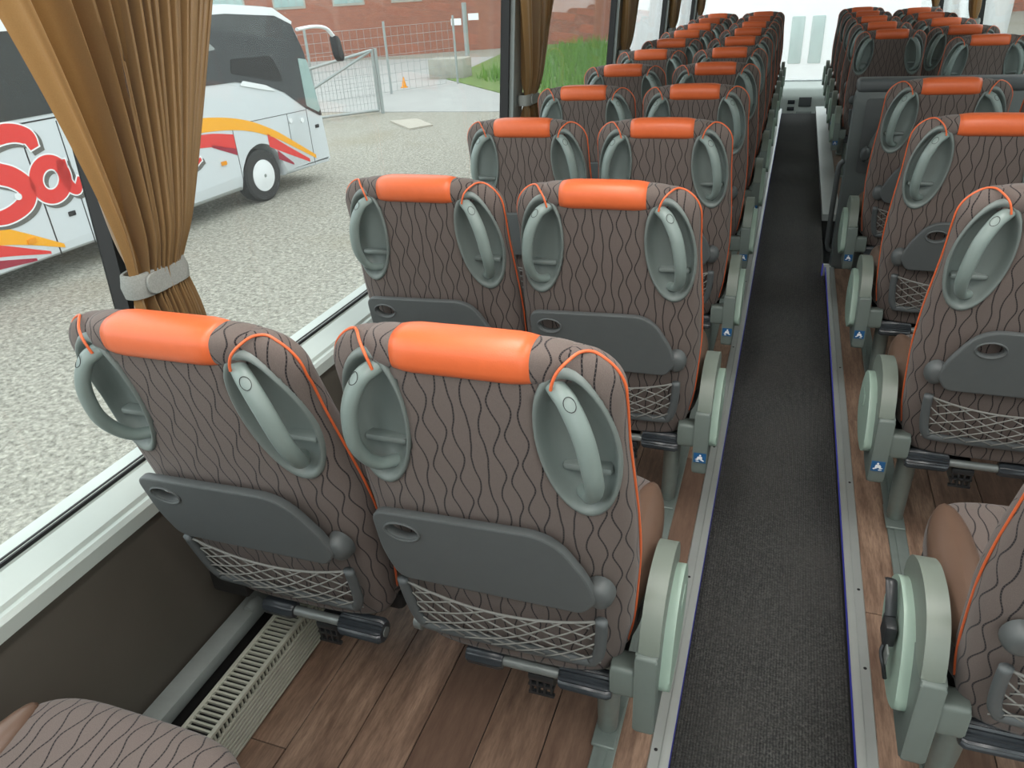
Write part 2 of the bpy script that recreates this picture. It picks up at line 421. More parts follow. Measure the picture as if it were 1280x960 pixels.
# pillars and glass
pil = [(1.055, 1.145), (3.33, 3.47), (5.50, 5.70), (7.72, 7.95), (9.90, 10.15)]
edges = [YB+.0]+[v for p in pil for v in p]+[11.7]
ztop = 1.80
wn = 1
for side, s, gx in (('left', -1, glx), ('right', 1, grx)):
    for i, (ya, yb) in enumerate(pil):
        def q(z, d): return gx(z)-s*d
        pts = [(q(.57, .0), .57), (q(.57, .055), .57), (q(ztop, .055), ztop), (q(ztop, 0), ztop)]
        nm = 'wall_pillar_%s' % side
        p = link(nm, prism(nm, pts, 'y', ya+.004, yb-.008), 'pillar', kind='structure', label='grey window pillar of the %s side' % side)
        for ka, kb in ((ya-.012, ya+.004), (yb-.008, yb+.012)):
            pts2 = [(q(.57, -.004), .57), (q(.57, .035), .57), (q(ztop, .035), ztop), (q(ztop, -.004), ztop)]
            link('rubber_seal', prism('seal', pts2, 'y', ka, kb), 'rubber', p)
    for i in range(0, len(edges), 2):
        ya, yb = edges[i]+(.012 if i else 0), edges[i+1]-.012
        pts = [(gx(.565), .565), (gx(.565)+s*.006, .565), (gx(ztop)+s*.006, ztop), (gx(ztop), ztop)]
        wd = empty('window_%d' % wn, (0, 0, 0), kind='structure', label='tall %s side window pane number %d from the back' % (side, i//2+1)); wn += 1
        link('pane', prism('pane', pts, 'y', ya, yb), 'glass', wd)
    pts = [(gx(ztop)+s*.03, ztop), (gx(ztop)-s*.06, ztop), (gx(2.0)-s*.12, 2.02), (gx(2.0)+s*.03, 2.02)]
    link('wall_upper_%s' % side, prism('upper', pts, 'y', YB, 11.9), 'ceiling', kind='structure', label='pale wall band above the %s windows' % side)
ce = link('ceiling', box('ceiling', -1.2, 1.4, YB, 11.9, 2.0, 2.05), 'ceiling', kind='structure', label='pale ceiling over the seats')
# unseen lamps added for top light; only those over the rear rows glow
for x in (-.42, .60):
    for y0 in (-.8, .55, 1.9, 3.25):
        l = empty('added_lamp', (x, y0, 2.0), 'added flat ceiling lamp over the %s seats, %s one from the rear window' % ('curtain-side' if x < 0 else 'stairwell-side', ('first', 'second', 'third', 'fourth')[round((y0+.8)/1.35)]), 'lamp', 'added ceiling lamps')
        link('added_lamp_frame', box('added_lamp_frame', -.13, .13, 0, 1.15, -.018, 0, .006), 'ceiling', l)
        link('diffuser', box('diffuser', -.11, .11, .02, 1.13, -.024, -.016, .002), 'lamp' if y0 < 1 else 'white', l)
# rear wall with the rear window behind the last row
bm = bmesh.new()
boxbm(bm, -1.2, 1.4, YB-.05, YB, -.3, .75); boxbm(bm, -1.2, 1.4, YB-.05, YB, 1.85, 2.05)
boxbm(bm, -1.2, -1.0, YB-.05, YB, .75, 1.85); boxbm(bm, 1.2, 1.4, YB-.05, YB, .75, 1.85)
link('wall_back', frombm('wall_back', bm, False), 'ceiling', kind='structure', label='rear wall of the bus around the rear window')
wd = empty('window_%d' % wn, (0, 0, 0), kind='structure', label='wide rear window of the bus'); wn += 1
link('pane', box('pane', -1.0, 1.2, YB-.03, YB-.024, .75, 1.85), 'glass', wd)

# ================================================================== SEATS
def yb_(z): return .17*(1-z)-.012
def wid(z):
    if z > .945: return .150+.064*math.sqrt(max(0, 1-((z-.945)/.066)**2))
    pts = [(.30, .175), (.36, .200), (.45, .216), (.60, .227), (.72, .225), (.85, .216), (.945, .214)]
    for (a, b), (c, d) in zip(pts, pts[1:]):
        if z <= c: return b+(d-b)*(z-a)/(c-a)
    return .214
def thick(z): return .062 if z < .66 else .062-.020*min(1, (z-.66)/.28)
def half(z):
    t = thick(z)
    if z > .94: t *= .25+.75*math.sqrt(max(0, 1-((z-.94)/.071)**2))
    return t
NS = 3.4
def shp(s): return max(0, 1-abs(s)**NS)**(1/NS)
def yrear(x, z):
    T = half(z); s = max(-1, min(1, x/wid(z))); return yb_(z)+thick(z)-T*shp(s)
EC = (.153, .864); EA, EB, ET = .053, .121, math.radians(7)   # handle dish ellipse on the back of the seat
def ell(x, z):
    dx, dz = x-EC[0], z-EC[1]; c, s = math.cos(ET), math.sin(ET)
    u = dx*c+dz*s; v = -dx*s+dz*c
    return math.hypot(u/EA, v/EB)
def back_mesh():
    V = []; Fc = []; UV = []; nz = 90; ns = 60
    zs = [.325+(1.0095-.325)*i/nz for i in range(nz+1)]
    ss = [math.sin(PI/2*(-1+2*k/ns)) for k in range(ns+1)]
    ring = 0
    for z in zs:
        W_ = wid(z); T = half(z); yc = yb_(z)+thick(z); row = []
        for s in ss: row.append((s*W_, yc-T*shp(s)))
        for s in ss[::-1][1:-1]:
            row.append((s*W_, yc+T*shp(s)*1.15+.010*math.cos(PI/2*s)*0))
        ring = len(row); acc = 0; us = [0]
        for a, b in zip(row, row[1:]): acc += math.hypot(b[0]-a[0], b[1]-a[1]); us.append(acc)
        mid = us[ns//2]
        for (x, y), u in zip(row, us):
            e = min(ell(x, z), ell(-x, z))
            if y < yc and e < 1: y += .05*min(1, (1-e)/.10)
            V.append((x, y, z)); UV.append((u-mid+x*0+.3, z))
    for i in range(nz):
        for k in range(ring):
            l = (k+1) % ring; Fc.append((i*ring+k, i*ring+l, (i+1)*ring+l, (i+1)*ring+k))
    Fc.append(tuple(range(ring))[::-1]); Fc.append(tuple(nz*ring+k for k in range(ring)))
    return mesh('backrest', V, Fc, UV)
def roll_pt(x, a, grow=0):
    """headrest roll surface: x across, a angle in (y,z)"""
    e = max(0, (abs(x)-.105)/.050); k = math.sqrt(max(0, 1-min(1, e)**2.2))
    ry, rz = .034*(.5+.5*k)+grow, .0285*(.6+.4*k)+grow
    yc, zc = .018+.008*(x/.15)**2+.016*(1-k), .9915-.005*(abs(x)/.15)**2-.004*(1-k)
    c, s = math.cos(a), math.sin(a)
    p = 2/2.6
    return (x, yc+ry*math.copysign(abs(c)**p, c), zc+rz*math.copysign(abs(s)**p, s))
def roll_mesh(x0, x1, grow, nx, name):
    V = []; Fc = []; UV = []; n = 28
    for i in range(nx+1):
        x = x0+(x1-x0)*i/nx; g = grow
        if grow: g = grow*min(1, min(i, nx-i)/1.5)
        for k in range(n):
            a = 2*PI*k/n; V.append(roll_pt(x, a, g)); UV.append((x+.3, a*.045+.013))
    for i in range(nx):
        for k in range(n):
            l = (k+1) % n; Fc.append((i*n+k, i*n+l, (i+1)*n+l, (i+1)*n+k))
    Fc.append(tuple(range(n))); Fc.append(tuple(nx*n+k for k in range(n))[::-1])
    me = mesh(name, V, Fc, UV); bm = bmesh.new(); bm.from_mesh(me); bmesh.ops.recalc_face_normals(bm, faces=bm.faces); bm.to_mesh(me); bm.free()
    return me
def dish_mesh():
    V = []; Fc = []; n = 40; prof = [(1.06, .006), (1.07, -.002), (1.04, -.0055), (1.0, -.006), (.96, -.003), (.92, .004), (.84, .018), (.72, .030), (.45, .035), (.2, .036)]
    c, s = math.cos(ET), math.sin(ET)
    for e, d in prof:
        for k in range(n):
            a = 2*PI*k/n; u, v = EA*e*math.cos(a), EB*e*math.sin(a)
            x, z = EC[0]+u*c-v*s, EC[1]+u*s+v*c
            x2 = min(x, wid(z)*.985)
            V.append((x, min(yrear(x2, z), yb_(z)+.05)+d, z))
    N = len(prof)
    for i in range(N-1):
        for k in range(n): l = (k+1) % n; Fc.append((i*n+k, (i+1)*n+k, (i+1)*n+l, i*n+l))
    Fc.append(tuple((N-1)*n+k for k in range(n))[::-1])
    me = mesh('handle_dish', V, Fc); bm = bmesh.new(); bm.from_mesh(me); bmesh.ops.recalc_face_normals(bm, faces=bm.faces); bm.to_mesh(me); bm.free(); return me
def handle_path(nn=10):
    c, s = math.cos(ET), math.sin(ET)
    def at(v, off, u=0):
        x, z = EC[0]+u*c-v*s, EC[1]+u*s+v*c
        return Vector((x, yrear(min(x, .2), EC[1]), z))+Vector((.62, -.78, 0))*off+Vector((0, .17*(EC[1]-z), 0))
    pts = [at(.108, -.024, -.010), at(.100, .000, -.008), at(.085, .018, -.004), at(.040, .036), at(-.020, .040), at(-.062, .026, .002), at(-.088, .004, .002), at(-.096, -.028, .002)]
    return smoothpath(pts, 6)
def ridge_mesh():
    c, s = math.cos(ET), math.sin(ET)
    bm = bmesh.new()
    for v0, hh in ((-.052, .006),):
        x, z = EC[0]-v0*s, EC[1]+v0*c
        boxbm(bm, x-.036, x+.036, yrear(x, z)+.016, yrear(x, z)+.05, z-hh, z+hh, .005, 2)
    return frombm('dish_web', bm)
def piping_path():
    P = [(.127, -.014, .966), (.130, -.015, .978), (.136, -.013, .992), (.146, -.004, 1.003), (.158, .012, 1.010)]
    for z in (1.0075, 1.000, .986, .970, .955, .94): P.append((wid(z)+.001, yb_(z)+thick(z)-.004, z))
    for z in (.92, .86, .78, .70, .62, .52, .44, .38): P.append((wid(z)+.001, yb_(z)+thick(z)-.002, z))
    return smoothpath(P, 4)
def tray_mesh(hole_side):
    out = rounded([(-.186, .690), (.112, .700), (.160, .618), (.172, .572), (.150, .540), (-.168, .538), (-.186, .600)], [.022, .045, .03, .01, .012, .02, .03], 6)
    hx = -.140 if hole_side < 0 else .088
    hole = [(hx+.030*math.cos(a), .656+.019*math.sin(a)) for a in [2*PI*k/24 for k in range(24)]]
    me = filled('tray_table', [out, hole], .018, .004)
    # local XY -> x,z ; follow the back's slope with a slight extra tilt
    for v in me.vertices:
        x, z, d = v.co.x, v.co.y, v.co.z
        v.co = (x, yb_(z)-.020-d, z)
    bm = bmesh.new(); bm.from_mesh(me); bmesh.ops.recalc_face_normals(bm, faces=bm.faces); bm.to_mesh(me); bm.free()
    rim = tube('hole_rim', [(hx+.031*math.cos(a), yb_(.656+.0198*math.sin(a))-.030, .656+.0198*math.sin(a)) for a in [2*PI*k/24 for k in range(24)]], .0022, 6, closed=True)
    return me, rim
def knob_mesh(x, z, rx=.024, rz=.034, depth=.030):
    V = []; Fc = []; n = 20; m = 8
    for i in range(m+1):
        t = i/m*PI/2; rr = math.cos(t)**.55 if i < m else .0; d = math.sin(t)
        for k in range(n):
            a = 2*PI*k/n; zz = z+rz*rr*math.sin(a)*(1 if math.sin(a) < 0 else .9)
            V.append((x+rx*rr*math.cos(a), yb_(zz)-depth*d+.004, zz))
    for i in range(m):
        for k in range(n): l = (k+1) % n; Fc.append((i*n+k, i*n+l, (i+1)*n+l, (i+1)*n+k))
    return mesh('hinge_knob', V, Fc)
def netframe_mesh():
    P = []
    for x, z in ((-.178, .512), (-.176, .47), (-.170, .42), (-.160, .396), (-.140, .387), (0, .384), (.140, .387), (.160, .396), (.170, .42), (.176, .47), (.178, .512)):
        P.append((x, yb_(z)-.014, z))
    V, Fc = tubegeo(smoothpath(P, 4), .0105, 10, flat=.75, ref=(0, 1, 0)); me = mesh('net_frame', V, Fc); return me
def net_mesh():
    V = []; Fc = []
    def pt(x, t, k):   # t 0 bottom .. 1 top ; nets sag towards the middle
        top = .507-.030*(1-(x/.172)**2); bot = .389
        z = bot+(top-bot)*t; return Vector((x, yb_(z)-.014-.016*(1-(x/.172)**2)*math.sin(PI*(.25+.6*t))-k, z))
    tubegeo([pt(-.172+.344*i/16, 1, 0) for i in range(17)], .0026, 6, V, Fc)
    n = 7
    for d in (1, -1):
        for j in range(-4, n+1):
            a = -.172+.344*j/n; b = a+.19; pts = []
            for i in range(13):
                t = i/12; x = a+(b-a)*t+.004*math.sin(j*3+t*5)
                if abs(x) <= .172: pts.append(pt(d*x, t, .0015*d))
            if len(pts) > 2: tubegeo(pts, .0016, 5, V, Fc)
    return mesh('net', V, Fc)
def cushion_mesh():
    V = []; Fc = []; UV = []; n = 34; m = 22
    x_, y0, y1, z0, z1 = .222, .10, .565, .335, .455
    def sq(c, p): return math.copysign(abs(c)**p, c)
    for j in range(m+1):
        ph = -PI/2+PI*j/m
        for k in range(n*2):
            a = 2*PI*k/(n*2); cp_ = abs(math.cos(ph))**.42
            X = x_*sq(math.cos(a), .42)*cp_; Y = (y0+y1)/2+(y1-y0)/2*sq(math.sin(a), .42)*cp_
            Z = (z0+z1)/2+(z1-z0)/2*sq(math.sin(ph), .55)
            Z += .022*((Y-y0)/(y1-y0))-.016*max(0, 1-(X/.19)**2)*(1 if ph > 0 else 0)*max(0, 1-((Y-.32)/.24)**2)
            V.append((X, Y, Z)); UV.append((X+.3, Y-(Z-.44)*.9))
    r = n*2
    for j in range(m):
        for k in range(r): l = (k+1) % r; Fc.append((j*r+k, j*r+l, (j+1)*r+l, (j+1)*r+k))
    return mesh('cushion', V, Fc, UV)
def leather_mesh():
    V = []; Fc = []; n = 28; m = 10
    for j in range(m+1):
        ph = -PI/2+PI*j/m
        for k in range(n):
            a = 2*PI*k/n; cp_ = abs(math.cos(ph))**.7
            X = .186+.041*math.cos(a)*cp_; Y = .33+.195*math.copysign(abs(math.sin(a))**.8, math.sin(a))*cp_
            Z = .434+.024*((Y-.1)/.465)+.028*math.sin(ph)-.5*max(0, X-.190)
            V.append((X, Y, Z))
    for j in range(m):
        for k in range(n): l = (k+1) % n; Fc.append((j*n+k, j*n+l, (j+1)*n+l, (j+1)*n+k))
    return mesh('leather_bolster', V, Fc)
def arm_meshes():
    d = {}
    hs = rounded([(.085, .222), (.20, .222), (.33, .27), (.35, .34), (.30, .40), (.115, .415), (.088, .41)], [.012, .03, .04, .03, .03, .008, .006], 4)
    d['arm_housing'] = prism('arm_housing', hs, 'x', .228, .266, .006)
    lug = rounded([(.09, .300), (.15, .300), (.15, .360), (.09, .372)], .012, 4)
    d['arm_bracket'] = prism('arm_bracket', lug, 'x', .185, .228, .005)
    pd = rounded([(.094, .408), (.112, .455), (.145, .495), (.20, .512), (.27, .508), (.325, .480), (.350, .440), (.345, .405), (.318, .412), (.285, .440), (.225, .448), (.175, .425), (.150, .405)], [.006, .04, .04, .05, .05, .04, .03, .012, .02, .03, .04, .03, .01], 5)
    d['arm_pad'] = prism('arm_pad', pd, 'x', .232, .267, .010, 3, 50)
    pl = rounded([(.120, .300), (.165, .400), (.215, .445), (.30, .450), (.352, .40), (.372, .330), (.345, .285), (.27, .255), (.17, .262)], [.02, .04, .04, .05, .04, .04, .04, .05, .04], 5)
    d['arm_side_plate'] = prism('arm_side_plate', pl, 'x', .258, .284, .008, 3, 50)
    rc = rounded([(.26, .385), (.32, .385), (.335, .345), (.262, .345)], .012, 4)
    d['release_button'] = prism('release_button', rc, 'x', .282, .2855, .001, 1)
    return d
def sticker_meshes():
    a = box('safety_sticker', .232, .264, .0835, .0846, .262, .292)
    V = []; Fc = []
    def poly(pts):
        b = len(V)
        for y in (.0826, .0832):
            for x, z in pts: V.append((.248+x*.8, y, .277+z*.8))
        n = len(pts); Fc.append(tuple(range(b, b+n))); Fc.append(tuple(range(b+n, b+2*n))[::-1])
        for i in range(n): Fc.append((b+i, b+n+i, b+n+(i+1) % n, b+(i+1) % n))
    poly([(.0035*math.cos(t)+.001, .0105+.0035*math.sin(t)) for t in [2*PI*k/10 for k in range(10)]])
    poly([(-.006, .006), (.007, .006), (.009, -.003), (.004, -.005), (-.005, -.005), (-.010, -.001)])
    poly([(-.015, -.006), (-.006, -.009), (-.004, -.006), (-.008, -.003)]); poly([(.006, -.004), (.015, -.009), (.012, -.012), (.002, -.007)])
    poly([(-.012, -.011), (-.002, -.012), (-.003, -.0145), (-.012, -.0135)])
    return a, mesh('pictogram', V, Fc, smooth=False)
def pedal_meshes():
    d = {}
    Y, Z = .112, .298
    a = lathe('grip_sleeve', [(-.038, .006), (-.037, .015), (-.031, .0185), (.029, .0195), (.037, .016), (.038, .006)], 'x', 36, 9, .10); a.transform(Matrix.Translation((-.058, Y, Z))); d['grip_sleeve'] = a
    b = lathe('ribbed_sleeve', [(-.050, .008), (-.049, .021), (-.043, .025), (.041, .026), (.049, .021), (.050, .008)], 'x', 80, 20, .12); b.transform(Matrix.Translation((.138, Y, Z))); d['ribbed_sleeve'] = b
    d['footrest_bar'] = tube('footrest_bar', [(-.088, Y, Z), (.19, Y, Z)], .0105, 14)
    bm = bmesh.new()
    boxbm(bm, .026, .076, Y-.006, Y+.09, Z-.030, Z-.012, .004)
    for i in range(4): boxbm(bm, .028+.0135*i, .033+.0135*i, Y-.004, Y+.05, Z-.068+.003*i, Z-.02, .001, 1)
    boxbm(bm, .026, .076, Y-.004, Y+.004, Z-.046, Z-.041); boxbm(bm, .026, .076, Y-.004, Y+.004, Z-.068, Z-.062)
    d['footrest_bracket'] = frombm('footrest_bracket', bm)
    return d
ME = {}
ME['backrest'] = back_mesh(); ME['head_roll'] = roll_mesh(-.155, .155, 0, 34, 'head_roll'); ME['head_pad'] = roll_mesh(-.099, .099, .0035, 14, 'head_pad')
ME['handle_dish'] = dish_mesh(); ME['dish_web'] = ridge_mesh()
HP = handle_path()
rr = [.0165]*len(HP)
for i in range(len(HP)):
    t = i/(len(HP)-1); rr[i] = .0118+.0030*math.sin(PI*min(1, t*1.1))
ME['grab_handle'] = tube('grab_handle', HP, rr, 16, flat=.80, ref=(.62, -.78, 0))
ME['net_frame'] = netframe_mesh(); ME['net'] = net_mesh(); ME['cushion'] = cushion_mesh(); ME['leather_bolster'] = leather_mesh()
ME['piping'] = tube('piping', piping_path(), .0022, 8)
ME['tray_A'], ME['rim_A'] = tray_mesh(-1); ME['tray_R'], ME['rim_R'] = tray_mesh(1)
ME['knob'] = knob_mesh(.176, .574); ME['knob_small'] = knob_mesh(-.176, .560, .018, .022, .020)
for k, v in {**arm_meshes(), **pedal_meshes()}.items(): ME[k] = v
ME['safety_sticker'], ME['pictogram'] = sticker_meshes()
def button_mesh():
    i = 12; p = HP[i]; t = (HP[i+1]-HP[i-1]).normalized(); nrm = Vector((.62, -.78, 0)); s = t.cross(nrm).normalized(); u = s.cross(t).normalized()
    if u.dot(nrm) < 0: u = -u
    c = p+u*.0116
    return tube('handle_cap', [c+s*.0075*math.cos(a)+t*.0105*math.sin(a)-u*.0022*(math.cos(a)**2) for a in [2*PI*k/20 for k in range(20)]], .0006, 5, closed=True)
ME['handle_cap'] = button_mesh()
bm = bmesh.new(); boxbm(bm, -.20, .20, .17, .54, .295, .345, .015)
pv = lathe('recline_pivot', [(-.022, .010), (-.02, .016), (-.004, .018), (.0, .012), (.016, .012), (.018, .006)], 'x', 18); pv.transform(Matrix.Translation((-.185, .125, .338))); ME['recline_pivot'] = pv
ME['underframe'] = frombm('underframe', bm)
ME['leg'] = tube('leg', [(.150, .245, .010), (.158, .215, .12), (.164, .185, .30)], [.021, .023, .025], 14)
ME['foot_plate'] = box('foot_plate', .126, .176, .19, .30, .006, .014, .002, 1)
ME['wall_bracket'] = box('wall_bracket', -.285, -.19, .16, .40, .24, .30, .006)
MM = {}
def mir(k):
    if k not in MM: MM[k] = flipx(ME[k])
    return MM[k]
def build_seat(kind, recline=0):
    """kind A: arm and slant on +x ; W: window seat left; R / RW mirrored"""
    m = kind in ('R', 'RW'); G = (lambda k: mir(k)) if m else (lambda k: ME[k])
    root = empty('coach_seat', (0, 0, 0))
    aisle = kind in ('A', 'R')
    def add(n, me, mat, par=root, lab=None): return link(n, me, mat, par, lab)
    b = add('backrest', ME['backrest'], 'fabric')
    hr = add('head_roll', ME['head_roll'], 'fabric'); add('head_pad', ME['head_pad'], 'orange', lab='orange leather head pad')
    tops = [b, hr, root.children[-1]]
    n0 = len(root.children)
    for g in (ME, None):
        gg = (lambda k: ME[k]) if g else mir
        add('piping', gg('piping'), 'orange', lab='thin orange piping')
        ds = add('handle_dish', gg('handle_dish'), 'dish'); link('dish_web', gg('dish_web'), 'dish', ds)
        h = add('grab_handle', gg('grab_handle'), 'handle'); link('handle_cap', gg('handle_cap'), 'dark', h)
    T = add('tray_table', G('tray_A') if not m else mir('tray_R'), 'tray', lab='folded grey tray table with an oval cup hole')
    link('hole_rim', G('rim_A') if not m else mir('rim_R'), 'tray', T)
    add('hinge_knob', G('knob'), 'tray'); add('hinge_knob', G('knob_small'), 'tray')
    nf = add('net_frame', ME['net_frame'], 'netframe'); link('net', ME['net'], 'cord', nf)
    back = list(root.children)
    if recline:
        Rm = Matrix.Translation((0, .06, .40)) @ Matrix.Rotation(math.radians(recline), 4, 'X') @ Matrix.Translation((0, -.06, -.40))
        for o in back: o.matrix_local = Rm
    if aisle: add('recline_pivot', G('recline_pivot'), 'steel')
    add('cushion', ME['cushion'], 'fabric')
    side = ME['leather_bolster'] if kind in ('A', 'RW') else mir('leather_bolster')
    add('leather_bolster', side, 'brownleather', lab='smooth brown leather bolster')
    add('underframe', G('underframe'), 'dark')
    fb = add('footrest_bar', G('footrest_bar'), 'steel')
    link('grip_sleeve', G('grip_sleeve'), 'pedal', fb); link('ribbed_sleeve', G('ribbed_sleeve'), 'pedal', fb); link('footrest_bracket', G('footrest_bracket'), 'black', fb)
    if aisle:
        hs = add('arm_housing', G('arm_housing'), 'housing'); link('arm_bracket', G('arm_bracket'), 'housing', hs)
        stk = link('safety_sticker', G('safety_sticker'), 'blue', root, 'blue seat-belt sticker'); link('pictogram', G('pictogram'), 'white', stk)
        ap = add('arm_pad', G('arm_pad'), 'arm')
        sp = add('arm_side_plate', G('arm_side_plate'), 'armside'); link('release_button', G('release_button'), 'armside', sp)
        lg = add('leg', G('leg'), 'rail'); link('foot_plate', G('foot_plate'), 'rail', lg)
    else:
        add('wall_bracket', G('wall_bracket'), 'dark')
    return root
ORD = ['last', 'second', 'third', 'fourth', 'fifth', 'sixth', 'seventh', 'eighth', 'ninth', 'tenth', 'eleventh', 'twelfth', 'thirteenth']
def rowname(i): return ('the rearmost row with its back in view' if i == 1 else '%s row from the back' % ORD[i])
XA, XW, XRA, XRW = -.373, -.838, .563, 1.035
PY = .83
PROTO = {k: build_seat(k) for k in ('A', 'W', 'R', 'RW')}
USED = set()
def put(kind, x, y, label, recline=0, z=0):
    if recline: o = build_seat(kind, recline)
    else: o = copytree(PROTO[kind])
    o.location = (x, y, z); o['label'] = label; o['category'] = 'seat'; o['group'] = 'brown coach seats in rows'
    return o
WORD = ['', 'first', 'second', 'third', 'fourth', 'fifth', 'sixth', 'seventh', 'eighth', 'ninth', 'tenth', 'eleventh']
def nth(i, pre=''): return '%s complete row from the back' % WORD[i]
def drop_sticker(a):
    for ch in list(a.children):
        if ch.name.startswith('safety_sticker'):
            for g in list(ch.children): bpy.data.objects.remove(g)
            bpy.data.objects.remove(ch)
for i in range(1, 12):
    y = .80+PY*(i-1)
    a = put('A', XA, y, 'brown seat on the carpet edge, curtain side, %s' % nth(i))
    put('W', XW+(.0 if i > 1 else .005), y, 'brown seat next to the curtained windows, %s' % nth(i), 4 if i == 1 else 0)
    if i == 1: drop_sticker(a)
put('W', XW, .80-PY, 'seat by the curtained window of which only the patterned cushion shows')
put('A', XA, .80-PY, 'seat on the carpet edge of which only the cushion corner shows')
for i in range(4):
    o = put('R', XRA, .875+PY*i, ['cropped brown seat across the aisle with a black seat-belt clip at its armrest', 'brown seat across the aisle, directly ahead of the cropped one', 'brown seat across the aisle, second behind the grey partition', 'brown seat across the aisle, directly behind the grey partition'][i])
    if i == 0: drop_sticker(o)
for i in range(1, 4):
    put('RW', XRW, .875+PY*i, 'brown seat by the far windows, %s behind the grey partition' % WORD[4-i])
for i in range(6):
    if i < 5: put('R', XRA+.02, 5.95+.80*i, 'brown aisle seat ahead of the grey partition, %s row after the stairwell' % WORD[i+1])
    if i < 5: put('RW', XRW, 5.30+.82*i, 'brown seat at the far window ahead of the grey partition, %s row after the stairwell' % WORD[i+1])

def remove_tree(o):
    for c in list(o.children): remove_tree(c)
    bpy.data.objects.remove(o)
for o in PROTO.values(): remove_tree(o)
# seat-belt clip hanging on the cropped seat's armrest
b = empty('seat_belt_clip', (.276, 1.10, .36), 'black seat-belt buckle hooked on the pale armrest plate', 'seat belt')
link('buckle', box('buckle', -.020, .0, -.022, .022, .0, .045, .005), 'black', b)
link('webbing', tube('webbing', smoothpath([(-.010, .010, .045), (-.012, .03, .075), (-.013, .05, .09), (-.012, .065, .080)], 5), .010, 8, flat=.3), 'black', b)
link('tongue', box('tongue', -.014, -.010, -.045, -.018, -.020, .008, .002), 'steel', b)
link('strap_loop', tube('strap_loop', smoothpath([(-.008, .0, .0), (-.016, -.012, -.02), (-.012, -.030, -.035), (-.006, -.036, -.06)], 5), .004, 6), 'black', b)

# ================================================================== CONVECTOR along the left wall
cv = empty('wall_convector', (-.99, 0, 0), 'cream slotted heating convector along the foot of the wall', 'heater')
bm = bmesh.new(); boxbm(bm, -.030, .028, .2, 3.2, .0, .105)
link('core', frombm('core', bm), 'dark', cv)
bm = bmesh.new()
for y in [.2+.0125*i for i in range(240)]:
    boxbm(bm, -.034, .030, y, y+.0048, .118, .124)
    boxbm(bm, .027, .033, y, y+.0048, .090, .122)
link('grille_bars', frombm('grille_bars', bm, False), 'conv', cv, kind='stuff')
bm = bmesh.new()
for x in (-.036, .030): boxbm(bm, x-.005, x+.005, .2, 3.2, .117, .126, .001, 1)
for z in [.008+.0115*i for i in range(8)]: boxbm(bm, .028, .035, .2, 3.2, z, z+.007, .001, 1)
link('long_rails', frombm('long_rails', bm), 'conv', cv)
kd = link('cable_duct', box('cable_duct', -1.125, -1.075, .2, 3.2, .10, .135, .004), 'pillar', label='grey duct running along the wall above the convector', cat='duct')
link('duct_support', box('duct_support', -1.125, -1.085, .25, 3.15, .0, .11), 'dark', kd)
link('duct_cap', lathe('duct_cap', [(-.02, .012), (0, .016), (.02, .012)], 'y', 14), 'pillar', kd).location = (-1.09, 1.03, .135)

# ================================================================== CURTAINS
def curtain_thing(y0, flip, side=-1, yl=None, yr=None, label='', z0=.70, ztop=1.78, n=13, scale=1.0, xoff=0, group=None):
    gx = glx if side < 0 else grx
    root = empty('curtain', (0, 0, 0), label, 'curtain', group)
    V = []; Fc = []; nt = n*12; nz = 44; tie = .952
    for j in range(nz+1):
        z = z0+(ztop-z0)*j/nz
        if z > tie+.03:
            h = (z-tie-.03)/(1.45-tie-.03); l = y0+scale*(.004-.092*h-.040*h*h); r = y0+scale*(.155+.215*min(1.6, h)**.95)
        elif z < tie-.03:
            h = (tie-.03-z)/.2; l = y0-.006*h*scale; r = y0+scale*(.155+.03*h)
        else: l, r = y0+.006*scale, y0+.150*scale
        cl = math.exp(-((z-tie)/.06)**2)
        for i in range(nt+1):
            t = i/nt; te = t+.10*math.sin(PI*t)*(-1)     # broad folds at the left, tight ones at the right
            te = t**.82
            ph = 2*PI*n*(t**1.5)
            wv = math.sin(ph)+.35*math.sin(2.3*ph+1.3)
            wv = math.copysign(abs(wv)**.7, wv)
            amp = (.030*(1-.55*cl))*scale*(1-.30*t)
            bulge = .030*cl*0
            Y = l+(r-l)*te+.006*math.cos(ph)*scale*(1-.5*cl)
            X = gx(z)-side*(.085+xoff+amp*wv+.02*math.sin(PI*t))
            V.append((X, Y, z))
    for j in range(nz):
        for i in range(nt): a = j*(nt+1)+i; Fc.append((a, a+1, a+nt+2, a+nt+1))
    link('cloth', mesh('curtain_cloth', V, Fc), 'curtain', root)
    # felt tie around the gather
    yc = y0+.079*scale; rx, ry = .030*scale, .076*scale
    V = []; Fc = []; k = 36; xc = gx(tie)-side*(.085+xoff)
    for i in range(k):
        a = 2*PI*i/k
        for dz, g in ((-.023, 0), (.0, .003), (.023, -.002), (.023, -.008), (-.023, -.008)):
            V.append((xc+(rx+g)*math.copysign(abs(math.cos(a))**.7, math.cos(a)), yc+(ry+g)*math.copysign(abs(math.sin(a))**.8, math.sin(a)), tie+dz))
    for i in range(k):
        j = (i+1) % k
        for q in range(5): Fc.append((i*5+q, j*5+q, j*5+(q+1) % 5, i*5+(q+1) % 5))
    tie_o = link('tie_band', mesh('tie_band', V, Fc, smooth=True), 'felt', root); tie_o.data.set_sharp_from_angle(angle=.6)
    pts = rounded([(yc-.055*scale, tie-.020), (yc+.048*scale, tie-.020), (yc+.048*scale, tie+.020), (yc-.055*scale, tie+.020)], .018, 4)
    link('tie_tab', prism('tie_tab', pts, 'x', xc-side*(rx-.002), xc-side*(rx+.004), .001, 1), 'felt', tie_o)
    return root
curtain_thing(1.000, 1, label='wide gold pleated curtain gathered by a grey felt band, beside the nearest window pillar', n=17, xoff=.0)
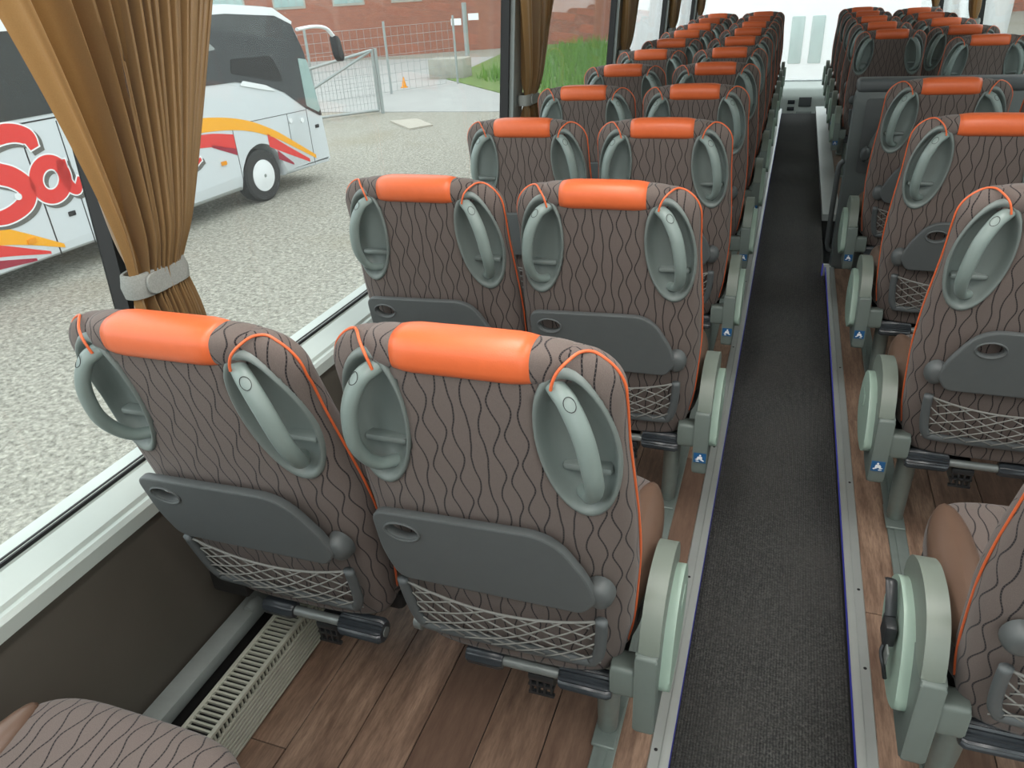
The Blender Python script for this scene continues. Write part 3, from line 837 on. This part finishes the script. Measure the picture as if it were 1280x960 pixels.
for i, (ya, yb) in enumerate(pil[1:]):
    curtain_thing(ya+.04, 1, label='gold curtain tied at the %s window pillar along the curtain-side windows' % WORD[i+2], n=8, scale=1.15, group='gold window curtains')
for i, (ya, yb) in enumerate(pil[2:]):
    curtain_thing(ya-.35+.1, 1, side=1, label='gold curtain tied at the far-side window pillar, %s one ahead of the partition' % WORD[i+1], n=8, scale=1.15, group='gold window curtains')

# ================================================================== PARTITION before the stairwell
pt = empty('grey_partition', (.29, 4.10, -.12), 'grey moulded partition with a folded table, standing by the stairwell', 'partition')
H0 = .12
link('panel', prism('panel', rounded([(0, 0), (.98, 0), (.98, .93+H0), (.045, .93+H0), (.0, .88+H0)], [.0, .0, .01, .03, .03], 4), 'y', 0, .10, .008), 'partition', pt)
link('top_cap', box('top_cap', .0, .98, -.012, .112, .875+H0, .935+H0, .02, 3), 'netframe', pt)
link('face_panel', prism('face_panel', rounded([(.05, .50+H0), (.44, .50+H0), (.44, .85+H0), (.05, .85+H0)], .02, 4), 'y', -.008, .0, .003), 'tray', pt)
tt = link('folding_table', prism('folding_table', rounded([(.075, .56+H0), (.40, .56+H0), (.40, .76+H0), (.15, .76+H0), (.10, .68+H0)], [.01, .02, .02, .05, .04], 5), 'y', -.026, -.008, .004), 'partition', pt)
kn = knob_mesh(.08, .57, .022, .04, .03); kn.transform(Matrix.Translation((0, -.09, H0+.03))); link('hinge_knob', kn, 'tray', tt)
link('hand_rail', tube('hand_rail', smoothpath([(-.004, .05, .20), (-.022, .05, .22), (-.026, .05, .30), (-.026, .05, .55), (-.024, .05, .64), (-.004, .05, .67)], 5), .013, 10), 'netframe', pt)

# ================================================================== FRONT OF THE BUS
fl = link('floor', box('floor', -1.15, 1.34, YF, 11.9, -.75, -.55), 'dark', kind='structure', label='low entrance floor at the front of the bus')
link('wall_front', box('wall_front', -1.2, 1.4, 11.85, 11.93, -1.3, .02), 'coachpaint', kind='structure', label='front wall under the windscreen')
wd = empty('window_%d' % wn, (0, 0, 0), kind='structure', label='bright front windscreen of the bus')
link('pane', box('pane', -1.2, 1.4, 11.88, 11.89, .02, 2.0), 'screen', wd)
dk = empty('dashboard', (.1, 11.3, -.55), 'pale grey dashboard below the windscreen', 'dashboard')
link('console', prism('console', rounded([(.0, 0), (.0, .42), (.12, .52), (.55, .56), (.55, 0)], .04, 4), 'x', -1.2, 1.2, .01), 'alupaint', dk)
link('display', box('display', .0, .16, -.012, .02, .30, .42, .004), 'tray', dk)
link('glove_box', box('glove_box', -.02, .18, -.010, .02, .05, .24, .006), 'pillar', dk)
for k in range(4): link('switch', box('switch', -.14, -.05, -.012, .02, .08+.085*k, .13+.085*k, .004), 'pedal', dk)

# ================================================================== OUTSIDE
GZ = EYE-3.6
link('ground', box('ground', -70, 60, -20, 110, GZ-.2, GZ), 'gravel', kind='structure', label='pale gravel yard outside the windows')
# --- neighbouring coach
ang = math.atan2(14.528-6.942, -9.528+10.207)
co = empty('parked_coach', (-9.528, 14.528, GZ), 'silver coach with red and yellow swooshes parked outside on the gravel', 'coach', rz=ang)
prof = rounded([(.12, .36), (.10, .75), (.05, 1.35), (-.20, 2.6), (-.42, 3.15), (-.95, 3.45), (-2.2, 3.56), (-12, 3.56), (-12, .36), (-2.62, .36), (-2.58, .72), (-2.35, 1.02), (-2.0, 1.14), (-1.65, 1.02), (-1.42, .72), (-1.38, .36)], [.05, .1, .1, .15, .2, .2, .3, .2, .1, 0, .1, .15, .2, .15, .1, 0], 4)
link('body', prism('coach_body', prof, 'y', 0, 2.5, .09, 3), 'coachpaint', co)
def plate(name, pts, off, th, mat, par=co, r=0, lab=None):
    return link(name, prism(name, rounded(pts, r, 4) if r else pts, 'y', -off-th, -off+.002, 0), mat, par, lab)
plate('window_band', [(-11.9, 2.32), (-3.2, 2.30), (-2.3, 2.27), (-1.5, 2.12), (-1.0, 1.92), (-.45, 1.55), (-.02, 1.33), (.055, 1.33), (-.20, 2.6), (-.44, 3.12), (-.9, 3.30), (-2.2, 3.40), (-11.9, 3.40)], .0, .012, 'coachglass')
plate('roof_edge', [(-11.9, 3.40), (-2.2, 3.40), (-.9, 3.30), (-.44, 3.12), (-.42, 3.17), (-.93, 3.44), (-2.2, 3.54), (-11.9, 3.54)], .0, .02, 'coachwhite')
plate('door_glass', [(-.40, 1.58), (-.04, 1.40), (.02, 1.45), (-.16, 2.45), (-.42, 2.50)], .012, .008, 'coachpale', r=.03)
plate('side_window', [(-2.35, 2.42), (-1.05, 2.12), (-1.0, 2.25), (-1.22, 2.62), (-2.3, 2.66)], .012, .006, 'dark', r=.05)
f2 = plate('side_window', [(-4.2, 2.40), (-3.1, 2.38), (-3.1, 2.66), (-4.2, 2.68)], .012, .006, 'dark', r=.04)
plate('seat_glimpse', [(-3.9, 2.75), (-2.6, 2.85), (-2.9, 3.12), (-3.9, 3.12)], .012, .004, 'pillar', r=.05)
for x in (-5.2, -7.0, -8.8, -10.5): plate('pane_joint', [(x-.03, 2.34), (x+.03, 2.34), (x+.03, 3.38), (x-.03, 3.38)], .012, .004, 'rubber')
plate('shoulder_light', [(-2.2, 2.20), (-1.5, 2.03), (-1.25, 1.98), (-1.5, 2.12), (-2.1, 2.27)], .012, .01, 'coachwhite', r=.03)
# panel seams
for pts in ([(-6.62, .37), (-6.60, .37), (-6.60, 2.25), (-6.62, 2.25)], [(-7.9, 2.235), (-5.9, 2.235), (-5.9, 2.255), (-7.9, 2.255)], [(-6.02, .37), (-6.005, .37), (-6.005, 2.2), (-6.02, 2.2)], [(-2.95, 1.56), (-.45, 1.50), (-.45, 1.51), (-2.95, 1.57)], [(-.43, .40), (-.418, .40), (-.418, 1.60), (-.43, 1.60)], [(-2.62, .45), (-2.608, .45), (-2.608, 1.5), (-2.62, 1.5)], [(-1.05, .95), (-1.04, .95), (-1.04, 1.52), (-1.05, 1.52)]):
    plate('panel_seam', pts, .0, .004, 'rubber')
# swooshes
def band(top, bot): return top+bot[::-1]
def strip(name, mat, cx, dz0, dz1, off, par=co):
    P = smoothpath([(a, 0, b) for a, b in cx], 6); N = len(P)-1
    t0 = [(p.x, p.z+dz0[0]+(dz0[1]-dz0[0])*i/N) for i, p in enumerate(P)]; t1 = [(p.x, p.z+dz1[0]+(dz1[1]-dz1[0])*i/N) for i, p in enumerate(P)]
    V = []; Fc = []
    for (a, b), (c, d) in zip(t0, t1): V += [(a, -off, b), (c, -off, d)]
    for i in range(N): Fc.append((2*i, 2*i+1, 2*i+3, 2*i+2))
    n = len(V); V += [(x, y+.003, z) for x, y, z in V[:n]]; Fc += [tuple(n+k for k in f)[::-1] for f in Fc[:N]]
    ring = [2*i for i in range(N+1)]+[2*i+1 for i in range(N, -1, -1)]
    for i in range(len(ring)): a, b = ring[i], ring[(i+1) % len(ring)]; Fc.append((a, b, n+b, n+a))
    return link(name, mesh(name, V, Fc, smooth=False), mat, par)
def clipwheel(cx): return cx
A_ = [(-5.0, 1.70), (-4.0, 1.78), (-3.0, 1.70), (-2.2, 1.52), (-1.5, 1.22), (-.9, .86), (-.36, .52)]
strip('swoosh', 'yellow', A_, (.06, .06), (-.25, -.02), .006)
strip('swoosh', 'red', [(-4.0, 1.46), (-3.2, 1.42), (-2.62, 1.32)], (.10, .08), (-.10, -.18), .006)
strip('swoosh', 'red', [(-1.72, 1.14), (-1.2, .84), (-.58, .50)], (.12, .04), (-.14, -.03), .006)
strip('swoosh', 'maroon', [(-3.2, 1.30), (-2.62, 1.13)], (.02, .01), (-.03, -.11), .006)
strip('swoosh', 'maroon', [(-1.52, .84), (-1.1, .56)], (.06, .0), (-.12, -.04), .006)
B_ = [(-9.2, 1.25), (-8.4, 1.20), (-7.6, 1.00), (-7.1, .78), (-6.52, .47)]
strip('swoosh', 'yellow', B_, (.22, .04), (-.38, -.02), .006)
strip('swoosh', 'red', [(-9.2, .92), (-8.4, .90), (-7.6, .74), (-6.76, .44)], (.22, .03), (-.30, -.01), .006)
strip('swoosh', 'maroon', [(-9.2, .66), (-8.2, .62), (-7.6, .53), (-7.0, .41)], (.12, .03), (-.2, -.01), .006)
# red script lettering with a white edge and a grey drop shadow
def strokes(off, grow, mat, dx=0, dz=0, nm='lettering'):
    V = []; Fc = []
    def stroke(pts, ws):
        P = smoothpath([(p[0], 0, p[1]) for p in pts], 8); N = len(P)-1; b = len(V)
        for i, p in enumerate(P):
            t = (P[min(i+1, N)]-P[max(i-1, 0)]).normalized(); nn = Vector((-t.z, 0, t.x)); f = i/N*(len(ws)-1); k = min(int(f), len(ws)-2); w_ = ws[k]+(ws[k+1]-ws[k])*(f-k)+grow
            ex = t*grow*((i == N)-(i == 0))
            for s in (1, -1): q = p+nn*w_*s+ex; V.append((q.x+dx-.17, -off, q.z+dz-.03))
        for i in range(N): Fc.append((b+2*i, b+2*i+1, b+2*i+3, b+2*i+2))
    stroke([(-6.30, 1.93), (-6.36, 2.10), (-6.62, 2.19), (-6.98, 2.12), (-7.16, 1.94), (-7.02, 1.76), (-6.76, 1.62), (-6.62, 1.44), (-6.72, 1.24), (-7.05, 1.14), (-7.5, 1.20)], [.07, .115, .125, .115, .125, .145, .145, .135, .12, .10, .06])
    a = [(-6.22+.23*math.cos(t)+.03*math.sin(t), 1.47+.24*math.sin(t)) for t in [2*PI*k/14+.4 for k in range(15)]]
    stroke(a, [.10]*6); stroke([(-5.98, 1.70), (-5.99, 1.50), (-5.97, 1.33), (-5.86, 1.24), (-5.76, 1.40)], [.075, .085, .085, .07, .04])
    stroke([(-5.66, 1.15), (-5.58, 1.45), (-5.5, 1.60), (-5.36, 1.62), (-5.30, 1.45), (-5.26, 1.2)], [.07, .08, .08, .08, .08, .06])
    stroke([(-5.26, 1.2), (-5.0, 1.55), (-4.8, 1.25), (-4.5, 1.3), (-4.1, 1.42), (-3.62, 1.12), (-3.35, 1.17)], [.06, .08, .08, .07, .07, .06, .03])
    return link(nm, mesh(nm, V, Fc, smooth=False), mat, co)
strokes(.0075, .022, 'shadowgrey', .05, -.055, 'lettering_shadow'); strokes(.0095, .022, 'white', 0, 0, 'lettering_edge'); strokes(.0115, 0, 'red', 0, 0, 'lettering')
for x, z in ((-3.08, .92), (-7.05, .66)): plate('marker_lamp', [(x, z), (x+.13, z), (x+.13, z+.07), (x, z+.07)], .006, .02, 'amber', r=.01)
for x, z in ((-6.30, .86), (-.22, 1.10)): plate('hatch_latch', [(x, z), (x+.12, z), (x+.12, z+.07), (x, z+.07)], .004, .008, 'rubber', r=.01)
for x, z in ((-6.95, 1.33), (-.62, 1.33), (-.98, 1.38)):
    k = lathe('filler_cap', [(-.02, .05), (0, .05)], 'y', 16); link('lock_cap', k, 'coachwhite', co).location = (x, -.004, z)
wh = link('wheel', lathe('tyre', [(-.02, .30), (-.03, .46), (0, .50), (.25, .50), (.27, .4)], 'y', 40), 'tyre', co); wh.location = (-2.0, .06, .50)
link('hub_cap', lathe('hub_cap', [(-.06, .05), (-.06, .12), (-.04, .2), (-.032, .30), (.0, .31)], 'y', 32), 'coachwhite', wh)
link('hub_bolt', lathe('hub_bolt', [(-.07, .03), (-.055, .035)], 'y', 14), 'pillar', wh)
mi = link('mirror_arm', tube('mirror_arm', smoothpath([(-.35, -.06, 3.02), (.15, -.10, 3.04), (.52, -.12, 2.98), (.72, -.14, 2.80)], 6), [.05]*19, 10, flat=.7), 'coachwhite', co)
link('mirror_head', prism('mirror_head', rounded([(.66, 2.84), (.80, 2.80), (.90, 2.36), (.80, 2.30), (.70, 2.45)], .05, 4), 'y', -.22, -.06, .02), 'rubber', mi)

# --- brick building
bl = empty('brick_building', (-26.99, 43.94, GZ), 'red brick building with grey framed windows beyond the yard', 'building', rz=math.atan2(5.12, 9.29))
me = mesh('brick_wall', [(-30, 0, 0), (60, 0, 0), (60, 0, 14), (-30, 0, 14), (-30, 6, 0), (60, 6, 0), (60, 6, 14), (-30, 6, 14)], [(0, 1, 2, 3), (1, 5, 6, 2), (5, 4, 7, 6), (4, 0, 3, 7), (3, 2, 6, 7)], [(-30, 0), (60, 0), (60, 14), (-30, 14), (-36, 0), (66, 0), (66, 14), (-36, 14)], False)
link('wall', me, 'brick', bl)
for k in range(-7, 16):
    x = .3+3.5*k
    f = link('window', box('window_frame', x, x+1.9, -.04, .1, 2.95, 4.9, .0), 'conc', bl)
    link('pane', box('pane', x+.1, x+1.8, -.06, -.03, 3.08, 4.8), 'coachpale', f)
    for j in range(1, 4): link('glazing_bar', box('bar', x+.1+.425*j-.02, x+.1+.425*j+.02, -.08, -.05, 3.08, 4.8), 'galv', f)
# --- paved road, grass verge
link('road', box('road', -60, 20, 23.6, 43, GZ, GZ+.02), 'paving', kind='structure', label='pale paved road behind the mesh fence').rotation_euler = (0, 0, 0)
gr = link('verge', prism('verge', [(-14.5, 32.5), (-10, 27.5), (-4, 24), (6, 24), (10, 52), (-17, 50)], 'z', GZ, GZ+.05), 'soil', kind='structure', label='grassy verge next to the brick building')
V = []; Fc = []
for i in range(9000):
    u, v = random.random(), random.random(); x = -13+u*18; y = 25+v*24
    if y < 32.5-(x+14.5)*1.05+1.2: continue
    h = random.uniform(.15, .75); a = random.random()*PI; dx, dy = .05*math.cos(a), .05*math.sin(a); lx, ly = random.uniform(-.15, .15), random.uniform(-.15, .15)
    b = len(V); V += [(x-dx, y-dy, GZ+.04), (x+dx, y+dy, GZ+.04), (x+lx, y+ly, GZ+.04+h)]; Fc.append((b, b+1, b+2))
link('grass', mesh('grass', V, Fc), 'grass', label='bright green grass growing beyond the yard', cat='grass', kind='stuff')
# --- gate and fence
def wires(o0, d, L, z0, z1, sx, sz, r, V, Fc):
    n = int(L/sx)
    for i in range(n+1): p = o0+d*(L*i/n); tubegeo([p+Vector((0, 0, z0)), p+Vector((0, 0, z1))], r, 3, V, Fc, cap=False)
    m = int((z1-z0)/sz)
    for j in range(m+1): z = z0+(z1-z0)*j/m; tubegeo([o0+Vector((0, 0, z)), o0+d*L+Vector((0, 0, z))], r, 3, V, Fc, cap=False)
g0 = Vector((-15.6, 20.2, 0)); g1 = Vector((-12.95, 23.3, 0)); gd = (g1-g0); gl = gd.length; gd.normalize()
gt = empty('mesh_gate', (g0.x, g0.y, GZ), 'open galvanised mesh gate with a diagonal brace', 'gate')
Z = Vector((0, 0, 1))
for a, b in (((0, .12), (gl, .12)), ((0, .12), (gl, 1.95)), ((gl, .12), (gl, 1.98)), ((0, .1), (0, 1.95)), ((0, 1.25), (gl, 1.95))):
    link('frame_bar', tube('frame_bar', [gd*a[0]+Z*a[1], gd*b[0]+Z*b[1]], .045, 8), 'galv', gt)
link('gate_post', tube('gate_post', [gd*(gl+.12)+Z*0, gd*(gl+.12)+Z*2.0], .06, 8), 'galv', gt)
V, Fc = [], []; wires(Vector((0, 0, 0)), gd, gl, .15, 1.9, .12, .2, .006, V, Fc); link('wire_mesh', mesh('wire_mesh', V, Fc), 'galv', gt, kind='stuff')
f0 = Vector((-16.6, 25.2, 0)); fd = Vector((-14.981+16.6, 28.0-25.2, 0)); fd.normalize()
fc = empty('mesh_fence', (f0.x, f0.y, GZ), 'tall wire mesh fence on steel posts behind the gate', 'fence')
for k in range(-3, 3): link('post', tube('post', [fd*3.3*k, fd*3.3*k+Z*2.6], .05, 8), 'galv', fc)
V, Fc = [], []; wires(fd*-9.9, fd, 16.5, .1, 2.4, .3, .3, .008, V, Fc); link('wire_mesh', mesh('wire_mesh', V, Fc), 'galv', fc, kind='stuff')
# --- small things in the yard
link('steel_plate', prism('steel_plate', [(-11.7, 21.65), (-10.4, 20.35), (-9.95, 21.0), (-11.0, 22.1)], 'z', GZ+.002, GZ+.05), 'metalplate', label='pale flat plate lying on the gravel', cat='plate')
bk = link('concrete_block', box('concrete_block', -15.4, -13.7, 32.6, 33.6, GZ, GZ+.85, .05), 'conc', label='rough concrete block at the edge of the verge', cat='block')
sg = empty('sign_post', (-15.9, 38.5, GZ), 'thin post carrying small white signs by the brick wall', 'sign')
link('post', tube('post', [(0, 0, 0), (0, 0, 2.9)], .12, 10), 'galv', sg)
link('sign_plate', box('sign_plate', -.75, -.2, -.04, .0, 1.9, 2.2), 'white', sg); link('sign_plate', box('sign_plate', .2, .75, -.04, .0, 2.1, 2.4), 'white', sg)
cn = link('traffic_cone', lathe('traffic_cone', [(0, .15), (.03, .15), (.04, .1), (.4, .03)], 'z', 16), 'amber', label='small traffic cone standing on the paved road', cat='cone'); cn.location = (-15.3, 29.9, GZ+.02)
# --- white stand-in added to brighten the windscreen view and pale hall on the far side
vn = empty('standin_coach', (.1, 17.0, GZ), 'oversized white stand-in coach filling the front windscreen with bright white', 'coach')
link('body', box('standin_body', -3.5, 3.5, 0, 5, .35, 4.6, .2, 3), 'standinwhite', vn)
for x in (-.25, .12): link('window', box('window', x, x+.24, -.03, .02, 1.9, 2.75, .02), 'coachpale', vn)
link('front_wheel', lathe('wheel', [(-.02, .2), (0, .35), (.2, .35)], 'y', 24), 'tyre', vn).location = (-2.2, -.02, .35); link('front_wheel', lathe('wheel', [(-.02, .2), (0, .35), (.2, .35)], 'y', 24), 'tyre', vn).location = (2.2, -.02, .35)
hl = empty('clad_hall', (11, 10, GZ), 'pale hall with horizontal cladding beyond the far windows', 'building')
link('wall', box('hall_wall', .05, 4, -20, 34, 0, 9), 'cladding', hl)
for k in range(26): link('cladding_board', box('board', 0, .06, -20, 34, .06+.34*k, .36+.34*k, .02, 1), 'cladding', hl)
